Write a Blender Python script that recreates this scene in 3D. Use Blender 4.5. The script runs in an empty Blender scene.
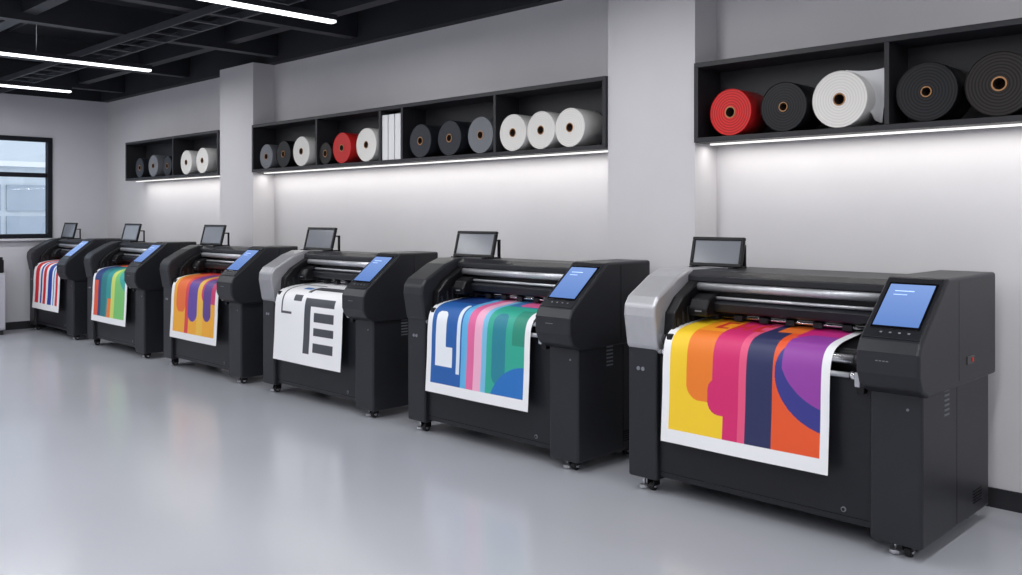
import bpy, bmesh, math, random
import numpy as np
from mathutils import Vector, Matrix
random.seed(4)
scene = bpy.context.scene
try:
    scene.view_settings.view_transform = 'Standard'
    scene.view_settings.look = 'None'
except Exception:
    pass

# ------------------------------------------------------------ materials
def lin(c):
    c /= 255.0
    return c/12.92 if c <= 0.04045 else ((c+0.055)/1.055)**2.4
def rgb(r, g, b):
    return (lin(r), lin(g), lin(b), 1.0)

def mat(name, col, rough=0.5, metal=0.0, coat=0.0, noise=0.0, nscale=8.0, emis=None, estr=0.0, bump=0.0, rvar=0.0, spec=None, detail=4):
    m = bpy.data.materials.new(name); m.use_nodes = True
    nt = m.node_tree; b = nt.nodes['Principled BSDF']
    b.inputs['Base Color'].default_value = col
    b.inputs['Roughness'].default_value = rough
    b.inputs['Metallic'].default_value = metal
    b.inputs['Coat Weight'].default_value = coat
    if spec is not None: b.inputs['Specular IOR Level'].default_value = spec
    if emis is not None:
        b.inputs['Emission Color'].default_value = emis
        b.inputs['Emission Strength'].default_value = estr
    if noise > 0 or bump > 0 or rvar > 0:
        tc = nt.nodes.new('ShaderNodeTexCoord')
        n = nt.nodes.new('ShaderNodeTexNoise'); n.inputs['Scale'].default_value = nscale
        n.inputs['Detail'].default_value = detail
        nt.links.new(tc.outputs['Object'], n.inputs['Vector'])
        if noise > 0:
            r = nt.nodes.new('ShaderNodeValToRGB')
            r.color_ramp.elements[0].position = 0.3; r.color_ramp.elements[1].position = 0.7
            r.color_ramp.elements[0].color = tuple(c*(1-noise) for c in col[:3])+(1,)
            r.color_ramp.elements[1].color = tuple(min(1, c*(1+noise)) for c in col[:3])+(1,)
            nt.links.new(n.outputs['Fac'], r.inputs['Fac'])
            nt.links.new(r.outputs['Color'], b.inputs['Base Color'])
        if rvar > 0:
            mr = nt.nodes.new('ShaderNodeMapRange')
            mr.inputs['To Min'].default_value = rough-rvar; mr.inputs['To Max'].default_value = rough+rvar
            mr.inputs['From Min'].default_value = 0.1; mr.inputs['From Max'].default_value = 0.9
            nt.links.new(n.outputs['Fac'], mr.inputs['Value'])
            nt.links.new(mr.outputs['Result'], b.inputs['Roughness'])
        if bump > 0:
            n2 = nt.nodes.new('ShaderNodeTexNoise'); n2.inputs['Scale'].default_value = 220
            nt.links.new(tc.outputs['Object'], n2.inputs['Vector'])
            bp = nt.nodes.new('ShaderNodeBump'); bp.inputs['Strength'].default_value = bump
            bp.inputs['Distance'].default_value = 0.002
            nt.links.new(n2.outputs['Fac'], bp.inputs['Height'])
            nt.links.new(bp.outputs['Normal'], b.inputs['Normal'])
    return m

M = {}
M['wall'] = mat('wall_paint', rgb(211, 209, 212), 0.75, noise=0.015, nscale=3)
M['wallback'] = mat('wall_paint_back', rgb(208, 208, 215), 0.75, noise=0.015, nscale=3)
M['floor'] = mat('polished_epoxy_floor', rgb(174, 176, 184), 0.22, noise=0.02, nscale=0.8, rvar=0.03, coat=0.0, detail=1.5, spec=.6)
M['ceil'] = mat('black_ceiling', rgb(34, 36, 42), 0.8, noise=0.15, nscale=2)
M['beam'] = mat('black_steel', rgb(40, 42, 48), 0.5, noise=0.1, nscale=5)
M['beam2'] = mat('dark_grey_duct', rgb(60, 63, 70), 0.5, noise=0.1, nscale=5)
M['shelf'] = mat('shelf_charcoal', rgb(35, 35, 40), 0.5, noise=0.08, nscale=12)
M['base'] = mat('baseboard_black', rgb(34, 34, 39), 0.5, noise=0.06, nscale=9)
M['winframe'] = mat('window_frame_black', rgb(20, 24, 32), 0.6, noise=0.06, nscale=9, spec=.25)
M['body'] = mat('powder_coat_charcoal', rgb(37, 38, 43), 0.40, noise=0.05, nscale=14, bump=0.15, spec=.36)
M['body2'] = mat('satin_black_panel', rgb(30, 31, 36), 0.38, noise=0.05, nscale=14, bump=0.1, spec=.32)
M['black'] = mat('black_plastic', rgb(16, 16, 19), 0.38, noise=0.06, nscale=20, spec=.35)
M['gloss'] = mat('gloss_black', rgb(12, 12, 15), 0.15, noise=0.05, nscale=20)
M['silver'] = mat('silver_cap', rgb(186, 186, 190), 0.38, metal=0.5, noise=0.03, nscale=20)
M['pearl'] = mat('pearl_cap', rgb(160, 160, 165), 0.38, metal=0.4, noise=0.03, nscale=20)
M['steel'] = mat('polished_steel', rgb(215, 215, 220), 0.25, metal=1.0, noise=0.03, nscale=30)
M['alu'] = mat('brushed_aluminium', rgb(190, 191, 196), 0.42, metal=0.75, noise=0.05, nscale=40)
M['glassdark'] = mat('tinted_panel', rgb(128, 131, 138), 0.15, noise=0.05, nscale=4)
M['rubber'] = mat('rubber', rgb(20, 20, 22), 0.7, noise=0.1, nscale=30)
M['led'] = mat('led_diffuser', rgb(255, 255, 255), 0.4, noise=0.01, nscale=5, emis=(0.93, 0.97, 1, 1), estr=2.2)
M['ledw'] = mat('led_strip', rgb(255, 255, 255), 0.4, noise=0.01, nscale=5, emis=(1, 0.98, 0.94, 1), estr=1.1)
M['label'] = mat('label_grey', rgb(120, 123, 130), 0.5, noise=0.03, nscale=30)
M['red'] = mat('red_switch', rgb(190, 30, 30), 0.4, noise=0.03, nscale=30)
M['ui'] = mat('ui_light', rgb(160, 185, 235), 0.4, noise=0.02, nscale=30, emis=rgb(165, 192, 244), estr=0.85)
M['cab'] = mat('cabinet_grey', rgb(180, 181, 190), 0.7, noise=0.02, nscale=10)
M['kraft'] = mat('kraft_core', rgb(176, 128, 84), 0.7, noise=0.08, nscale=30)
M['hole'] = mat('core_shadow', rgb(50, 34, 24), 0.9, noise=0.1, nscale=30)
M['paperplain'] = mat('white_paper', rgb(238, 238, 240), 0.5, noise=0.01, nscale=10)
M['facade'] = mat('facade_render', rgb(206, 212, 218), 0.8, noise=0.04, nscale=1)
M['facadewin'] = mat('facade_glazing', rgb(160, 170, 182), 0.6, noise=0.08, nscale=1)

def screen_mat():
    m = bpy.data.materials.new('lcd_screen'); m.use_nodes = True
    nt = m.node_tree; b = nt.nodes['Principled BSDF']
    tc = nt.nodes.new('ShaderNodeTexCoord'); sp = nt.nodes.new('ShaderNodeSeparateXYZ')
    nt.links.new(tc.outputs['Generated'], sp.inputs[0])
    r = nt.nodes.new('ShaderNodeValToRGB')
    r.color_ramp.elements[0].color = rgb(104, 142, 212); r.color_ramp.elements[1].color = rgb(138, 170, 234)
    nt.links.new(sp.outputs['Z'], r.inputs['Fac'])
    b.inputs['Base Color'].default_value = (0.02, 0.03, 0.06, 1); b.inputs['Roughness'].default_value = 0.2
    nt.links.new(r.outputs['Color'], b.inputs['Emission Color'])
    b.inputs['Emission Strength'].default_value = 0.85
    return m
M['screen'] = screen_mat()

def roll_end(name, c1, c2):
    m = bpy.data.materials.new(name); m.use_nodes = True
    nt = m.node_tree; b = nt.nodes['Principled BSDF']
    tc = nt.nodes.new('ShaderNodeTexCoord')
    w = nt.nodes.new('ShaderNodeTexWave'); w.wave_type = 'RINGS'; w.rings_direction = 'X'
    w.inputs['Scale'].default_value = 20; w.inputs['Distortion'].default_value = 0.6
    nt.links.new(tc.outputs['Object'], w.inputs['Vector'])
    r = nt.nodes.new('ShaderNodeValToRGB')
    r.color_ramp.elements[0].color = c1; r.color_ramp.elements[1].color = c2
    nt.links.new(w.outputs['Fac'], r.inputs['Fac'])
    nt.links.new(r.outputs['Color'], b.inputs['Base Color'])
    b.inputs['Roughness'].default_value = 0.5
    b.inputs['Specular IOR Level'].default_value = 0.3
    return m
RC = {
 'white': (mat('roll_white', rgb(236, 234, 232), 0.45, noise=0.02), roll_end('roll_white_end', rgb(230, 226, 220), rgb(243, 241, 237))),
 'black': (mat('roll_black', rgb(20, 20, 23), 0.4, noise=0.05, spec=.3), roll_end('roll_black_end', rgb(6, 6, 8), rgb(36, 36, 41))),
 'dark':  (mat('roll_charcoal', rgb(40, 42, 48), 0.4, noise=0.05, spec=.3), roll_end('roll_charcoal_end', rgb(22, 24, 29), rgb(62, 65, 73))),
 'grey':  (mat('roll_grey', rgb(120, 122, 128), 0.4, noise=0.05), roll_end('roll_grey_end', rgb(96, 98, 104), rgb(138, 140, 146))),
 'brown': (mat('roll_umber', rgb(30, 27, 27), 0.4, noise=0.05, spec=.3), roll_end('roll_umber_end', rgb(12, 10, 11), rgb(46, 40, 39))),
 'red':   (mat('roll_red', rgb(206, 36, 38), 0.4, noise=0.05), roll_end('roll_red_end', rgb(178, 26, 30), rgb(226, 50, 48))),
}

def print_mat():
    m = bpy.data.materials.new('printed_paper'); m.use_nodes = True
    nt = m.node_tree; b = nt.nodes['Principled BSDF']
    a = nt.nodes.new('ShaderNodeVertexColor'); a.layer_name = 'ink'
    nt.links.new(a.outputs['Color'], b.inputs['Base Color'])
    b.inputs['Roughness'].default_value = 0.5
    return m
M['print'] = print_mat()

# ------------------------------------------------------------ mesh helpers
def link(o, parent=None):
    scene.collection.objects.link(o)
    if parent is not None: o.parent = parent
    return o
def empty(name, loc=(0, 0, 0)):
    e = bpy.data.objects.new(name, None); e.location = loc; e.empty_display_size = 0.2
    scene.collection.objects.link(e); return e
def bevel(o, w, seg=3):
    if w > 0:
        md = o.modifiers.new('bevel', 'BEVEL'); md.width = w; md.segments = seg
        md.limit_method = 'ANGLE'; md.angle_limit = math.radians(30)
    return o
def mkobj(name, verts, faces, m, parent=None, bev=0, smooth=False, seg=3):
    me = bpy.data.meshes.new(name); me.from_pydata([tuple(v) for v in verts], [], faces)
    bm = bmesh.new(); bm.from_mesh(me); bmesh.ops.recalc_face_normals(bm, faces=bm.faces); bm.to_mesh(me); bm.free()
    me.materials.append(M[m] if isinstance(m, str) else m)
    if smooth:
        for p in me.polygons: p.use_smooth = True
    o = bpy.data.objects.new(name, me); link(o, parent); bevel(o, bev, seg)
    return o
def box(name, x0, x1, y0, y1, z0, z1, m, parent=None, bev=0, seg=3):
    v = [(x0,y0,z0),(x1,y0,z0),(x1,y1,z0),(x0,y1,z0),(x0,y0,z1),(x1,y0,z1),(x1,y1,z1),(x0,y1,z1)]
    f = [(0,3,2,1),(4,5,6,7),(0,1,5,4),(1,2,6,5),(2,3,7,6),(3,0,4,7)]
    return mkobj(name, v, f, m, parent, bev, seg=seg)
def boxes(name, lst, m, parent=None, bev=0):
    V = []; F = []
    for (x0,x1,y0,y1,z0,z1) in lst:
        k = len(V)
        V += [(x0,y0,z0),(x1,y0,z0),(x1,y1,z0),(x0,y1,z0),(x0,y0,z1),(x1,y0,z1),(x1,y1,z1),(x0,y1,z1)]
        F += [tuple(k+i for i in q) for q in [(0,3,2,1),(4,5,6,7),(0,1,5,4),(1,2,6,5),(2,3,7,6),(3,0,4,7)]]
    return mkobj(name, V, F, m, parent, bev, seg=2)
def prism(name, prof, y0, y1, m, parent=None, bev=0, seg=3):
    n = len(prof)
    V = [(x, y0, z) for x, z in prof] + [(x, y1, z) for x, z in prof]
    F = [tuple(range(n)), tuple(range(2*n-1, n-1, -1))]
    for i in range(n):
        j = (i+1) % n; F.append((i, j, n+j, n+i))
    return mkobj(name, V, F, m, parent, bev, seg=seg)
def cyl(name, c, r, L, axis, m, parent=None, n=24, bev=0):
    V = []; F = []
    for s in (-L/2, L/2):
        for i in range(n):
            a = 2*math.pi*i/n; p, q = r*math.cos(a), r*math.sin(a)
            if axis == 'x': V.append((c[0]+s, c[1]+p, c[2]+q))
            elif axis == 'y': V.append((c[0]+p, c[1]+s, c[2]+q))
            else: V.append((c[0]+p, c[1]+q, c[2]+s))
    F = [tuple(range(n)), tuple(range(2*n-1, n-1, -1))]
    for i in range(n):
        j = (i+1) % n; F.append((i, j, n+j, n+i))
    o = mkobj(name, V, F, m, parent, bev)
    for p in o.data.polygons:
        if len(p.vertices) == 4: p.use_smooth = True
    return o

# ------------------------------------------------------------ room shell
XW, YB, XL, YF = 5.05, 13.05, -3.2, -3.6
ZC = 3.11
box('floor', XL-.1, XW+.1, YF-.1, YB+.1, -0.1, 0.0, 'floor')
box('wall_right', XW, XW+.12, YF, YB, 0, ZC, 'wall')
box('wall_left', XL-.12, XL, YF, YB, 0, 3.75, 'wall')
box('wall_front', XL, XW, YF-.12, YF, 0, 3.75, 'wall')
WX0, WX1, WZ0, WZ1 = 1.7, 4.31, 1.20, 2.56
boxes('wall_back', [(XL, WX0, YB, YB+.15, 0, ZC), (WX1, XW+.12, YB, YB+.15, 0, ZC),
                    (WX0, WX1, YB, YB+.15, 0, WZ0), (WX0, WX1, YB, YB+.15, WZ1, ZC)], 'wallback')
box('ceiling', XL-.12, XW+.12, YF-.12, YB+.15, 3.75, 3.85, 'ceil')
boxes('ceiling_soffit', [(4.95, XW+.12, YF, YB+.15, ZC, 3.75), (XL, 4.95, YB-.02, YB+.15, ZC, 3.75)], 'ceil')
XP = 4.80
box('wall_pillar', XP, XW, 3.135, 3.825, 0, ZC, 'wall')
box('wall_pillar', XP, XW, 8.55, 9.27, 0, ZC, 'wall')
box('wall_pillar', XP, XW, -2.3, -1.6, 0, ZC, 'wall')
boxes('baseboard_right', [(XW-.012, XW, YF, -2.3, 0, .1), (XW-.012, XW, -1.6, 3.135, 0, .1), (XW-.012, XW, 3.825, 8.55, 0, .1),
      (XW-.012, XW, 9.27, YB, 0, .1), (XP-.012, XP, 3.123, 3.837, 0, .1), (XP-.012, XP, 8.538, 9.282, 0, .1),
      (XP, XW, 3.123, 3.135, 0, .1), (XP, XW, 8.538, 8.55, 0, .1)], 'base')
box('baseboard_back', XL, XW-.012, YB-.012, YB, 0, .1, 'base')

w = empty('window_1', (3.0, YB, 1.2))
def W(*a, **k):
    o = boxes(*a, **k); o.parent = w; o.matrix_parent_inverse = Matrix.Translation(-w.location); return o
f = .06
W('frame', [(WX0, WX1, YB-.03, YB+.08, WZ1-f, WZ1), (WX0, WX1, YB-.03, YB+.08, WZ0, WZ0+f),
            (WX0, WX0+f, YB-.03, YB+.08, WZ0+f, WZ1-f), (WX1-f, WX1, YB-.03, YB+.08, WZ0+f, WZ1-f)], 'winframe', bev=.006)
W('mullions', [(WX0+f, WX1-f, YB, YB+.06, 2.02, 2.08), (2.70, 2.76, YB, YB+.06, WZ0+f, WZ1-f)], 'winframe', bev=.004)
W('sill', [(WX0-.03, WX1+.03, YB-.07, YB, WZ0-.03, WZ0)], 'wallback', bev=.006)
gm = bpy.data.materials.new('window_glass'); gm.use_nodes = True
nt = gm.node_tree; nt.nodes.clear()
o_ = nt.nodes.new('ShaderNodeOutputMaterial'); mx = nt.nodes.new('ShaderNodeMixShader')
tr = nt.nodes.new('ShaderNodeBsdfTransparent'); gl = nt.nodes.new('ShaderNodeBsdfGlossy'); gl.inputs['Roughness'].default_value = .05
tr.inputs['Color'].default_value = (0.94, 0.97, 1, 1); mx.inputs[0].default_value = .06
nt.links.new(tr.outputs[0], mx.inputs[1]); nt.links.new(gl.outputs[0], mx.inputs[2]); nt.links.new(mx.outputs[0], o_.inputs[0])
W('glass_pane', [(WX0+f, WX1-f, YB+.03, YB+.034, WZ0+f, WZ1-f)], gm)

nb = empty('neighbouring_building', (4, 19, 0))
def N(*a, **k):
    o = boxes(*a, **k); o.parent = nb; o.matrix_parent_inverse = Matrix.Translation(-nb.location); return o
N('facade_wall', [(-6, 16, 19, 19.4, 0, 7)], 'facade')
N('facade_windows', [(x, x+.85, 18.95, 19.0, z, z+.5) for x in [-5+.95*i for i in range(21)] for z in (0.4, 1.0, 1.6, 4.0, 4.6)], 'facadewin')
N('facade_bands', [(-6, 16, 18.85, 19.0, z, z+.1) for z in (2.45, 3.6, 5.3)], 'paperplain')
box('ground', -6, 16, YB+.3, 19.6, -.2, -.05, 'facade')

# ceiling services
boxes('ceiling_beam', [(4.35, 4.47, YF, YB-.03, 3.22, 3.42), (2.5, 2.62, YF, YB-.03, 3.22, 3.42), (.6, .72, YF, YB-.03, 3.22, 3.42), (-1.4,-1.28,YF,YB-.03,3.22,3.42)], 'beam')
boxes('ceiling_cross_beam', [(XL, 4.94, y, y+.12, 3.16, 3.42) for y in (1.2, 4.6, 6.9, 8.3, 10.3, 12.2)], 'beam')
boxes('ceiling_cable_tray', [(3.35, 3.37, YF+.05, YB-.03, 3.09, 3.15), (3.63, 3.65, YF+.05, YB-.03, 3.09, 3.15)] +
      [(3.37, 3.63, y*.35, y*.35+.03, 3.09, 3.105) for y in range(-8, 37)], 'beam2')
cyl('ceiling_ventilation_duct', (1.7, (YF+YB)/2, 3.58), .155, YB-YF-.1, 'y', 'beam2', n=32)
cyl('ceiling_sprinkler_pipe', (3.0, (YF+YB)/2, 3.455), .025, YB-YF-.1, 'y', 'beam2')
cyl('ceiling_conduit', (4.05, (YF+YB)/2, 3.44), .018, YB-YF-.1, 'y', 'beam2')
cyl('ceiling_conduit', (4.15, (YF+YB)/2, 3.435), .012, YB-YF-.1, 'y', 'beam2')

def area(name, loc, rot, sx, sy, power, col=(1, 1, 1), parent=None):
    l = bpy.data.lights.new(name, 'AREA'); l.shape = 'RECTANGLE'; l.size = sx; l.size_y = sy
    l.energy = power; l.color = col
    o = bpy.data.objects.new(name, l); o.location = loc; o.rotation_euler = rot
    link(o, parent); return o
LX0, LX1 = -2.6, 4.0
for y in (-1.6, 0.9, 3.4, 5.88, 9.2, 11.45):  # far rows are visible fixtures; nearer rows are out of view, added to light the room
    e = empty('linear_pendant_light', ((LX0+LX1)/2, y, 3.0))
    cx = (LX0+LX1)/2; L = LX1-LX0
    box('housing', -L/2, L/2, -.035, .035, .012, .055, 'beam', e, .004)
    box('diffuser', -L/2+.01, L/2-.01, -.033, .033, -.008, .012, 'led', e)
    for sx in (-2.2, 0, 2.2):
        cyl('suspension_wire', (sx, 0, .40), .003, .70, 'z', 'steel', e, n=8)
    area('lamp', (0, 0, -.012), (0, 0, 0), L-.04, .07, 88, (0.975, 0.985, 1), e)

# ------------------------------------------------------------ shelves
SX = 4.78
def shelf(y0, y1, divs):
    e = empty('storage_shelf', (SX, y0, 1.955))
    t = .03; z0, z1 = 1.955, 2.45
    def b(name, *a, m='shelf'):
        o = box(name, *a, m, e, .002, 2); o.matrix_parent_inverse = Matrix.Translation(-e.location); return o
    b('bottom_board', SX, XW, y0, y1, z0, z0+t)
    b('top_board', SX, XW, y0, y1, z1-t, z1)
    b('end_board_1', SX, XW, y0, y0+t, z0+t, z1-t)
    b('end_board_2', SX, XW, y1-t, y1, z0+t, z1-t)
    b('back_board', XW-.012, XW, y0+t, y1-t, z0+t, z1-t)
    for i, d in enumerate(divs):
        b('divider_%d' % (i+1), SX+.002, XW-.012, d-.013, d+.013, z0+t, z1-t)
    o = box('led_strip', 4.90, 4.93, y0+.04, y1-.04, z0-.010, z0-.001, 'ledw', e); o.matrix_parent_inverse = Matrix.Translation(-e.location)
    L = y1-y0-.08
    a = area('led_strip_lamp', (4.915, (y0+y1)/2, z0-.013), (0, 0, 0), .03, L, 2.2*L, (1, .975, .93), e)
    a.matrix_parent_inverse = Matrix.Translation(-e.location)
shelf(-1.6, 3.13, [1.937, .74, -.45])
shelf(3.83, 8.545, [4.91, 6.04, 6.35, 7.34])
shelf(9.275, 11.77, [10.40])

def px2y(px, X):
    s, c = .7108, .7034; t = (px-511)/900.0
    return X*(c-t*s)/(s+t*c)
def roll(px, r, kind, name='media_roll', core=.036, X0=4.80, L=.235):
    y = px2y(px, X0); z = 1.986+r
    n = 48
    prof = [(0.10, core*.80, 3), (0.0, core*.80, 3), (0.0, core, 2), (.004, core+.001, 1), (.004, r*.96, 1), (.0, r*.975, 1), (.003, r*.995, 0), (.007, r, 0), (L-.004, r, 0), (L, r-.004, 1), (L, .001, 1)]
    V = []; F = []; MI = []
    for (x, rr, mi) in prof:
        for i in range(n):
            a = 2*math.pi*i/n; V.append((x, rr*math.cos(a), rr*math.sin(a)))
    for k in range(len(prof)-1):
        for i in range(n):
            j = (i+1) % n; F.append((k*n+i, k*n+j, (k+1)*n+j, (k+1)*n+i))
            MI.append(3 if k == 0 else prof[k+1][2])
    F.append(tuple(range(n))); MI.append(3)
    me = bpy.data.meshes.new(name); me.from_pydata(V, [], F)
    for mm in (RC[kind][0], RC[kind][1], M['kraft'], M['hole']): me.materials.append(mm)
    for p, mi in zip(me.polygons, MI):
        p.material_index = mi
        p.use_smooth = (mi == 0)
    o = bpy.data.objects.new(name, me); o.location = (X0, y, z); link(o)
    return o
big = None
for px, r, k in [(730, .142, 'red'), (783, .145, 'black'), (839, .158, 'white'), (926, .155, 'black'), (999, .160, 'brown')]:
    o = roll(px, r, k, core=.036 if k != 'black' else .028)
    if k == 'white': big = o
roll(1090, .15, 'white')
for px, r, k in [(266, .125, 'grey'), (283, .135, 'black'), (301, .145, 'white'), (325, .104, 'brown'), (341.5, .142, 'red'), (366, .15, 'white'),
                 (420, .140, 'dark'), (449, .142, 'dark'), (480, .143, 'grey'), (512.5, .1385, 'white'), (540.5, .1385, 'white'), (569.5, .1385, 'white'),
                 (139.5, .125, 'dark'), (153, .135, 'grey'), (167, .12, 'dark'), (186, .14, 'white'), (202, .145, 'white')]:
    roll(px, r, k, core=.034)
# loose end of the big white roll: peels off the top as a curled flap ending in a point
V = []; F = []
n = 14; mrow = 10
for j in range(mrow+1):
    s = j/mrow
    for i in range(n+1):
        t = i/n
        yl_ = -.02*(1-s)-.165*s; yr2 = -.245*(1-s)-.190*s
        zt_ = .162-.285*s**1.1
        yy = yl_+(yr2-yl_)*t
        xx = .035+.05*math.sin(t*2.4)+.05*s
        V.append((xx, yy, zt_-.01*math.sin(t*3.1)))
for j in range(mrow):
    for i in range(n):
        a = j*(n+1)+i; F.append((a, a+1, a+n+2, a+n+1))
mkobj('loose_end', V, F, 'paperplain', big, smooth=True)
for i in range(3):
    y = 6.075+.09*i
    box('media_box', 4.80, 5.02, y+.005, y+.080, 1.986, 2.38, 'paperplain', None, .004)

# ------------------------------------------------------------ artworks
def C(r, g, b): return np.array([lin(r), lin(g), lin(b)])
def disc(U, V, cu, cv, ru, rv): return ((U-cu)/ru)**2+((V-cv)/rv)**2 < 1
def rrect(U, V, u0, u1, v0, v1, r):
    du = np.maximum(np.maximum(u0+r-U, U-(u1-r)), 0); dv = np.maximum(np.maximum(v0+r-V, V-(v1-r)), 0)
    return (du*du+dv*dv) < r*r
def border(A, U, V, l=.05, r=.96, b=.92):
    A[(U < l) | (U > r) | (V > b)] = C(240, 240, 243)
def art1(U, V):
    A = np.zeros(U.shape+(3,)); A[:] = C(248, 206, 40)
    A[rrect(U, V, .16, .60, -.3, .74, .09)] = C(240, 126, 34)
    A[(U > .16) & (U < .36) & (V < .30)] = C(250, 158, 30)
    A[(U > .33) & (V < .74)] = C(214, 36, 108)
    A[(U > .40)] = C(214, 36, 108)
    A[rrect(U, V, .30, .56, .60, .80, .07)] = C(214, 36, 108)
    A[(U > .49)] = C(232, 84, 128)
    A[(U > .535+.06*np.clip(.35-V, 0, 1))] = C(36, 42, 88)
    A[(U > .69)] = C(234, 86, 36)
    A[(U > .60) & (U < .78) & (V < .20)] = C(240, 118, 44)
    A[(U > .74) & (V < .26)] = C(206, 30, 122)
    A[disc(U, V, 1.04, .52, .34, .29)] = C(52, 52, 136)
    A[disc(U, V, 1.06, .40, .34, .30) & (U > .74)] = C(146, 60, 160)
    A[(U > .82) & (V < .20)] = C(196, 40, 130)
    for (a, b_, c, d) in [(.30, .33, .08, .24), (.30, .38, .08, .11), (.30, .38, .21, .24), (.40, .43, .08, .24), (.43, .47, .15, .18), (.47, .50, .08, .24), (.53, .56, .08, .24), (.56, .60, .08, .12), (.56, .60, .20, .24)]:
        A[(U > a-.07) & (U < b_-.07) & (V > c) & (V < d)] = C(208, 44, 38)
    border(A, U, V, .05, .955, .925); return A
def art2(U, V):
    A = np.zeros(U.shape+(3,)); A[:] = C(222, 234, 246)
    A[(U > .05) & (U < .40)] = C(28, 92, 168)
    A[(U > .05) & (U < .40) & (V < .25)] = C(22, 60, 128)
    A[rrect(U, V, .09, .20, .40, 1.2, .04) & (V < .80)] = C(236, 240, 246)
    A[(U > .20) & (U < .27) & (V > .66) & (V < .80)] = C(236, 240, 246)
    A[rrect(U, V, .31, .345, .30, 1.2, .017) & (V < .84)] = C(222, 234, 246)
    A[(U > .36) & (U < .42)] = C(96, 176, 226)
    A[(U > .42) & (U < .49)] = C(226, 104, 158)
    A[(U > .49) & (U < .56)] = C(240, 176, 204)
    A[(U > .56) & (U < .61)] = C(120, 190, 226)
    A[(U > .61)] = C(44, 168, 146)
    A[(U > .61) & (V < .22)] = C(64, 120, 180)
    A[rrect(U, V, .69, 1.1, -.2, .20, .05)] = C(220, 96, 150)
    A[rrect(U, V, .66, .78, .36, .86, .06)] = C(30, 130, 150)
    A[disc(U, V, .96, 1.04, .32, .32)] = C(34, 112, 190)
    A[(U > .84) & (V > .30) & (V < .58)] = C(36, 140, 118)
    border(A, U, V, .045, .95, .93); return A
def art3(U, V):
    A = np.zeros(U.shape+(3,)); A[:] = C(240, 240, 243)
    D = C(66, 68, 76)
    bars = [(.10, .44, .16, .18), (.10, .12, .16, .58), (.10, .26, .56, .58), (.42, .88, .22, .31), (.42, .47, .22, .36),
            (.46, .88, .42, .49), (.46, .55, .42, .90), (.60, .88, .54, .62), (.60, .88, .67, .74), (.60, .88, .80, .88),
            (.28, .40, .40, .46)]
    for (a, b_, c, d) in bars:
        A[(U > a) & (U < b_) & (V > c) & (V < d)] = D
    A[(U > .28) & (U < .40) & (V > .26) & (V < .31)] = C(60, 120, 190)
    return A
def art4(U, V):
    A = np.zeros(U.shape+(3,)); A[:] = C(242, 172, 46)
    A[rrect(U, V, .12, .32, -.2, .72, .08)] = C(236, 110, 50)
    A[(U > .32) & (U < .40)] = C(220, 60, 70)
    A[rrect(U, V, .38, .58, .30, .80, .09)] = C(96, 70, 160)
    A[(U > .40) & (U < .58) & (V < .4)] = C(120, 60, 140)
    A[(U > .58) & (U < .70)] = C(242, 190, 70)
    A[rrect(U, V, .66, 1.1, -.2, .60, .1)] = C(204, 52, 108)
    A[rrect(U, V, .70, .86, .3, .78, .08)] = C(90, 60, 140)
    A[(V < .14)] = C(206, 60, 54)
    border(A, U, V, .06, .94, .93); return A
def art5(U, V):
    A = np.zeros(U.shape+(3,)); A[:] = C(40, 150, 150)
    A[(U < .26)] = C(36, 62, 120)
    A[(U > .05) & (U < .18) & (V > .5)] = C(226, 84, 50)
    A[(U > .26) & (U < .42)] = C(30, 120, 128)
    A[(U > .56)] = C(120, 196, 112)
    A[(U > .56) & (U < .66)] = C(204, 220, 110)
    A[disc(U, V, 1.0, .3, .26, .30)] = C(50, 166, 160)
    A[(V < .16)] = C(226, 92, 54)
    A[rrect(U, V, .46, .56, .70, 1.2, .02)] = C(232, 120, 54)
    border(A, U, V, .06, .94, .93); return A
def art6(U, V):
    A = np.zeros(U.shape+(3,)); A[:] = C(246, 246, 248)
    for a, b_, c in [(.08, .22, C(216, 24, 40)), (.29, .35, C(24, 60, 160)), (.40, .50, C(216, 24, 40)), (.58, .72, C(24, 60, 160)), (.76, .80, C(90, 160, 220)), (.85, .93, C(216, 24, 40))]:
        A[(U > a) & (U < b_)] = c
    A[(V > .92) | (U < .05) | (U > .95)] = C(246, 246, 248); return A

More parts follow.
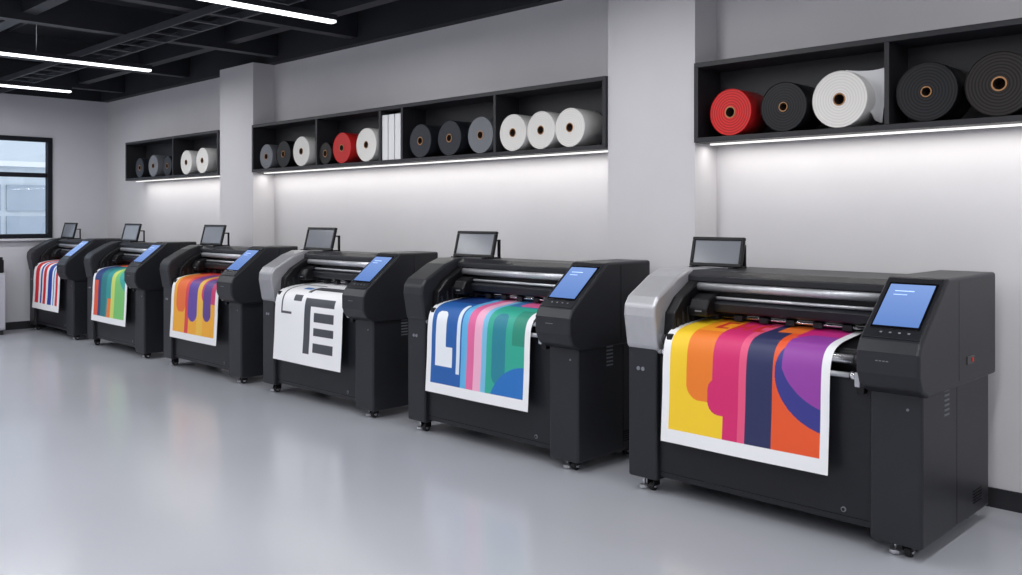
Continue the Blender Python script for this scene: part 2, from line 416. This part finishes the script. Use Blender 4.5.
def catmull(P, n):
    P = [np.array(p, float) for p in P]; P = [2*P[0]-P[1]]+P+[2*P[-1]-P[-2]]
    out = []
    m = len(P)-3
    for k in range(n+1):
        t = k/n*m; i = min(int(t), m-1); f_ = t-i
        p0, p1, p2, p3 = P[i:i+4]
        out.append(.5*((2*p1)+(-p0+p2)*f_+(2*p0-5*p1+4*p2-p3)*f_**2+(-p0+3*p1-3*p2+p3)*f_**3))
    return np.array(out)
def paper(parent, yl, yr_, art, n, zb=.315):
    prof = catmull([(4.34, .935), (4.20, .922), (4.07, .905), (4.00, .875), (3.965, .82), (3.952, .72), (3.945, .55), (3.93, zb)], 400)
    d = np.r_[0, np.cumsum(np.hypot(*np.diff(prof, axis=0).T))]; T = d/d[-1]
    v = np.linspace(0, 1, n); u = np.linspace(0, 1, n)
    px_ = np.interp(v, T, prof[:, 0]); pz = np.interp(v, T, prof[:, 1])
    U, V = np.meshgrid(u, v)
    X = np.repeat(px_[:, None], n, 1) + .005*np.sin(U*7+1)*np.clip(V-.4, 0, 1)
    Z = np.repeat(pz[:, None], n, 1); Y = yl+(yr_-yl)*U
    co = np.stack([X, Y, Z], -1).reshape(-1, 3)
    idx = np.arange(n*n).reshape(n, n)
    F = np.stack([idx[:-1, :-1], idx[1:, :-1], idx[1:, 1:], idx[:-1, 1:]], -1).reshape(-1, 4)
    me = bpy.data.meshes.new('printed_sheet'); me.from_pydata(co.tolist(), [], F.tolist())
    at = me.color_attributes.new('ink', 'FLOAT_COLOR', 'POINT')
    A = art(U, V).reshape(-1, 3); A = np.c_[A, np.ones(len(A))]
    at.data.foreach_set('color', A.astype(np.float32).ravel())
    me.polygons.foreach_set('use_smooth', [True]*len(F))
    me.materials.append(M['print']); me.update()
    return link(bpy.data.objects.new('printed_sheet', me), parent)

# ------------------------------------------------------------ printer
def castor(e, x, y):
    cyl('castor_stem', (x, y, .085), .012, .05, 'z', 'steel', e, 12)
    boxes('castor_fork', [(x-.028, x+.028, y-.024, y-.018, .03, .07), (x-.028, x+.028, y+.018, y+.024, .03, .07), (x-.028, x+.028, y-.024, y+.024, .066, .074)], 'black', e, .003)
    cyl('castor_wheel', (x, y, .0265), .026, .03, 'y', 'rubber', e, 20, .004)
    cyl('castor_hub', (x, y, .0265), .012, .04, 'y', 'steel', e, 16)
    cyl('levelling_foot', (x-.0, y+.06, .012), .028, .018, 'z', 'alu', e, 20, .003)
    cyl('levelling_screw', (x-.0, y+.06, .05), .008, .09, 'z', 'steel', e, 10)

def printer(dy, capmat, art, n, py=0.0, pw=0.92, XB=4.86, px=4.56, hw=.172, hh=.175):
    e = empty('large_format_printer', (0, dy, 0))
    yR, yT, yI, yL = 1.46, 1.69, 2.84, 3.03
    box('left_pedestal', 3.98, XB-.03, yI, yL, .075, .80, 'body', e, .014)
    box('right_tower', 3.98, XB, yR, yT, .06, .80, 'body', e, .016)
    box('tower_seam', 4.40, 4.404, yR-.001, yR+.01, .08, .72, 'gloss', e)
    box('front_panel', 4.01, 4.05, yT-.01, yI+.01, .095, .77, 'body2', e, .008)
    box('panel_seam', 4.007, 4.011, yT+.01, yI-.01, .125, .128, 'gloss', e)
    box('rear_body', 4.10, XB-.08, yT, yI, .10, .86, 'black', e, .01)
    box('bottom_crossbar', 4.05, 4.15, yT, yI, .10, .14, 'black', e, .004)
    xb = XB-.02
    cap = [(xb, 1.20), (4.26, 1.20), (4.16, 1.165), (3.98, 1.065), (3.945, 1.02), (3.94, .96), (3.97, .79), (4.02, .745), (xb, .745)]
    prism('left_end_cap', cap, yI-.012, yL+.005, capmat, e, .016)
    xb = XB-.06
    inner = [(xb, 1.16), (4.30, 1.16), (4.12, 1.06), (4.04, .98), (4.02, .80), (xb, .80)]
    prism('left_inner_cheek', inner, yI-.075, yI-.010, 'black', e, .008)
    boxes('cheek_ribs', [(4.06+.05*i, 4.075+.05*i, yI-.08, yI-.07, .84, .95+.03*i) for i in range(4)], 'body', e, .002)
    a = Vector((4.215, 0, 1.222)); b = Vector((3.895, 0, .962))
    hd = [(XB+.005, 1.222), (a.x, a.z), (b.x, b.z), (3.868, .915), (3.868, .82), (3.90, .755), (3.975, .722), (XB+.005, .722)]
    prism('console_head', hd, yR-.03, yT+.012, 'body', e, .014)
    dv = (b-a)
    nrm = Vector((b.z-a.z, 0, a.x-b.x)).normalized()
    def face_rect(name, t0, t1, y0, y1, th, m, off=0.0, bev=0):
        pts = []
        for t in (t0, t1):
            for o in (off, off+th):
                p = a+dv*t+nrm*o
                for y in (y0, y1): pts.append((p.x, y, p.z))
        F = [(0,1,3,2),(4,6,7,5),(0,2,6,4),(1,5,7,3),(0,4,5,1),(2,3,7,6)]
        return mkobj(name, pts, F, m, e, bev)
    face_rect('console_bezel', .04, .97, yR-.018, yT-.0, .006, 'body2', 0, .004)
    face_rect('touchscreen_frame', .12, .84, yR-.004, yT-.018, .010, 'gloss', 0, .003)
    face_rect('touchscreen', .16, .80, yR+.006, yT-.028, .0025, 'screen', .010)
    face_rect('ui_header', .26, .275, yT-.145, yT-.06, .0006, 'ui', .0127)
    face_rect('ui_lines', .32, .33, yT-.12, yT-.06, .0006, 'ui', .0127)
    for k in range(4):
        face_rect('console_key', .88, .90, yR+.03+.04*k, yR+.04+.04*k, .008, 'label', 0)
    boxes('console_label', [(3.8665, 3.869, yR+.10+.015*i, yR+.110+.015*i, .875, .879) for i in range(4)], 'label', e)
    boxes('side_vents', [(4.24, 4.30, yR-.0025, yR+.002, .60+.022*i, .608+.022*i) for i in range(6)], 'label', e, 0)
    boxes('lower_side_vents', [(XB-.24, XB-.12, yR-.0025, yR+.002, .12+.014*i, .125+.014*i) for i in range(5)], 'gloss', e)
    box('power_inlet', 4.44, 4.54, yR-.034, yR-.02, .81, .85, 'gloss', e, .004)
    box('power_switch', 4.50, 4.52, yR-.037, yR-.033, .82, .84, 'red', e, .002)
    box('head_seam', 4.34, 4.344, yR-.031, yR-.02, .75, 1.20, 'gloss', e)
    cyl('tower_lock', (3.978, yR+.06, .66), .006, .006, 'x', 'label', e, 12)
    cyl('round_badge', (4.008, yT+.13, .155), .012, .006, 'x', 'label', e, 20)
    cyl('round_badge_centre', (4.005, yT+.13, .155), .007, .006, 'x', 'black', e, 20)
    cyl('pedestal_badge', (3.979, yI+.120, .67), .011, .004, 'x', 'label', e, 20)
    cyl('pedestal_badge', (3.979, yI+.090, .67), .011, .004, 'x', 'label', e, 20)
    # media transport
    prism('platen', [(4.07, .82), (4.07, .885), (4.20, .905), (4.50, .93), (4.50, .82)], yT, yI-.01, 'black', e, .006)
    cyl('front_roller', (4.03, (yT+yI)/2, .842), .024, yI-yT-.01, 'y', 'steel', e)
    cyl('lower_guide_bar', (3.995, (yT+yI)/2, .775), .013, yI-yT-.01, 'y', 'alu', e)
    for y in (yT+.02, yI-.10):
        box('roller_bracket', 3.975, 4.09, y, y+.035, .70, .875, 'black', e, .006)
        cyl('roller_collar', (4.03, y+.05, .842), .032, .025, 'y', 'black', e)
        cyl('bar_knob', (3.995, y+.055, .775), .02, .03, 'y', 'steel', e)
    box('roller_arm', 3.94, 4.00, yT+.025, yT+.05, .735, .80, 'alu', e, .004)
    # carriage section
    xg = min(4.60, XB-.12)
    prism('gantry_beam', [(4.31, .965), (4.235, .985), (4.225, 1.03), (4.26, 1.045), (xg, 1.045), (xg, .965)], yT, yI-.07, 'body2', e, .005)
    cyl('pinch_roller_shaft', (4.30, (yT+yI)/2, .955), .008, yI-yT-.02, 'y', 'steel', e, 16)
    boxes('pinch_rollers', [(4.275, 4.32, y, y+.05, .936, .968) for y in np.arange(yT+.06, yI-.12, .15)], 'body2', e, .004)
    cyl('upper_guide_rail', (4.275, (yT+yI)/2, 1.112), .023, yI-yT-.01, 'y', 'alu', e)
    cyl('lower_guide_rail', (4.255, (yT+yI)/2, 1.056), .009, yI-yT-.01, 'y', 'alu', e)
    box('rail_backing', 4.31, xg, yT, yI-.01, 1.045, 1.14, 'black', e, .003)
    xh = XB-.06
    prism('top_hood', [(4.262, 1.138), (4.265, 1.172), (4.32, 1.198), (xh, 1.198), (xh, .95), (xh-.03, .95), (xh-.03, 1.138)], yT, yI-.005, 'body2', e, .006)
    prism('cutting_carriage', [(4.16, .96), (4.15, 1.00), (4.18, 1.05), (4.24, 1.075), (4.30, 1.075), (4.30, .96)], yI-.20, yI-.085, 'black', e, .010)
    box('carriage_label', 4.148, 4.152, yI-.17, yI-.13, .985, .992, 'label', e)
    # display panel on top
    pe = bpy.data.objects.new('top_display_panel', None); link(pe, e); pe.location = (px, 3.012-hw, 1.205); pe.rotation_euler = (0, math.radians(14), 0)
    t = .02; yc = 3.012-hw
    boxes('panel_frame', [(-.012, .012, -hw, hw, 0, t), (-.012, .012, -hw, hw, hh-t, hh), (-.012, .012, -hw, -hw+t, t, hh-t), (-.012, .012, hw-t, hw, t, hh-t)], 'black', pe, .004)
    box('panel_glass', -.004, .004, -hw+t, hw-t, t, hh-t, 'glassdark', pe)
    boxes('panel_feet', [(px-.06, px+.11, yc-hw+.03, yc-hw+.055, 1.194, 1.208), (px-.06, px+.11, yc+hw-.055, yc+hw-.03, 1.194, 1.208)], 'black', e, .003)
    boxes('panel_strut', [(px+.095, px+.107, yc-hw+.03, yc-hw+.055, 1.20, 1.33), (px+.04, px+.107, yc-hw+.03, yc-hw+.055, 1.32, 1.332)], 'black', e, .003)
    for x, y in ((4.05, yR+.08), (4.05, yL-.12), (XB-.1, yR+.08), (XB-.1, yL-.12)):
        castor(e, x, y)
    paper(e, 2.78+py, 2.78+py-pw, art, n)
    return e
printer(0, 'silver', art1, 340)
printer(1.93, 'body', art2, 260, pw=.96, XB=4.64, px=4.40, hw=.205, hh=.19)
printer(3.90, 'pearl', art3, 240, pw=.97, XB=4.58, px=4.38, hw=.215, hh=.20)
printer(5.84, 'body', art4, 180, pw=.95, XB=4.54, px=4.37, hw=.22, hh=.21)
printer(7.86, 'body', art5, 150, pw=.95, XB=4.54, px=4.37, hw=.22, hh=.21)
printer(9.86, 'body', art6, 130, pw=.95, XB=4.54, px=4.37, hw=.22, hh=.21)

# low cabinet with device by back wall
c = empty('storage_cabinet', (3.14, 12.75, 0))
box('carcass', -.5, .45, -.22, .27, .06, .78, 'cab', c, .008)
box('plinth', -.48, .43, -.2, .25, 0.0, .06, 'base', c)
boxes('doors', [(-.49, -.025, -.238, -.222, .08, .76), (-.015, .44, -.238, -.222, .08, .76)], 'cab', c, .004)
boxes('handles', [(-.07, -.055, -.252, -.24, .4, .55), (.015, .03, -.252, -.24, .4, .55)], 'alu', c, .003)
d = empty('desktop_printer', (3.345, 12.75, .78))
box('housing', -.22, .24, -.18, .18, 0, .17, 'black', d, .015)
box('lid', -.21, .23, -.17, .17, .17, .20, 'body', d, .01)
box('output_tray', -.14, .16, -.26, -.17, .03, .05, 'label', d, .004)
box('paper_slot', -.15, .17, -.186, -.179, .09, .13, 'label', d)

# ------------------------------------------------------------ world, camera
wd = bpy.data.worlds.new('world'); scene.world = wd; wd.use_nodes = True
bg = wd.node_tree.nodes['Background']; bg.inputs[0].default_value = (.90, .95, 1, 1); bg.inputs[1].default_value = 1.8

cam = bpy.data.cameras.new('camera'); co = bpy.data.objects.new('camera', cam); link(co)
co.location = (0, 0, 1.5); co.rotation_euler = (math.radians(90), 0, math.radians(-45.3))
cam.sensor_width = 36; cam.lens = 900/1022*36
cam.shift_y = -(287.5-216)/1022
cam.clip_end = 100
scene.camera = co
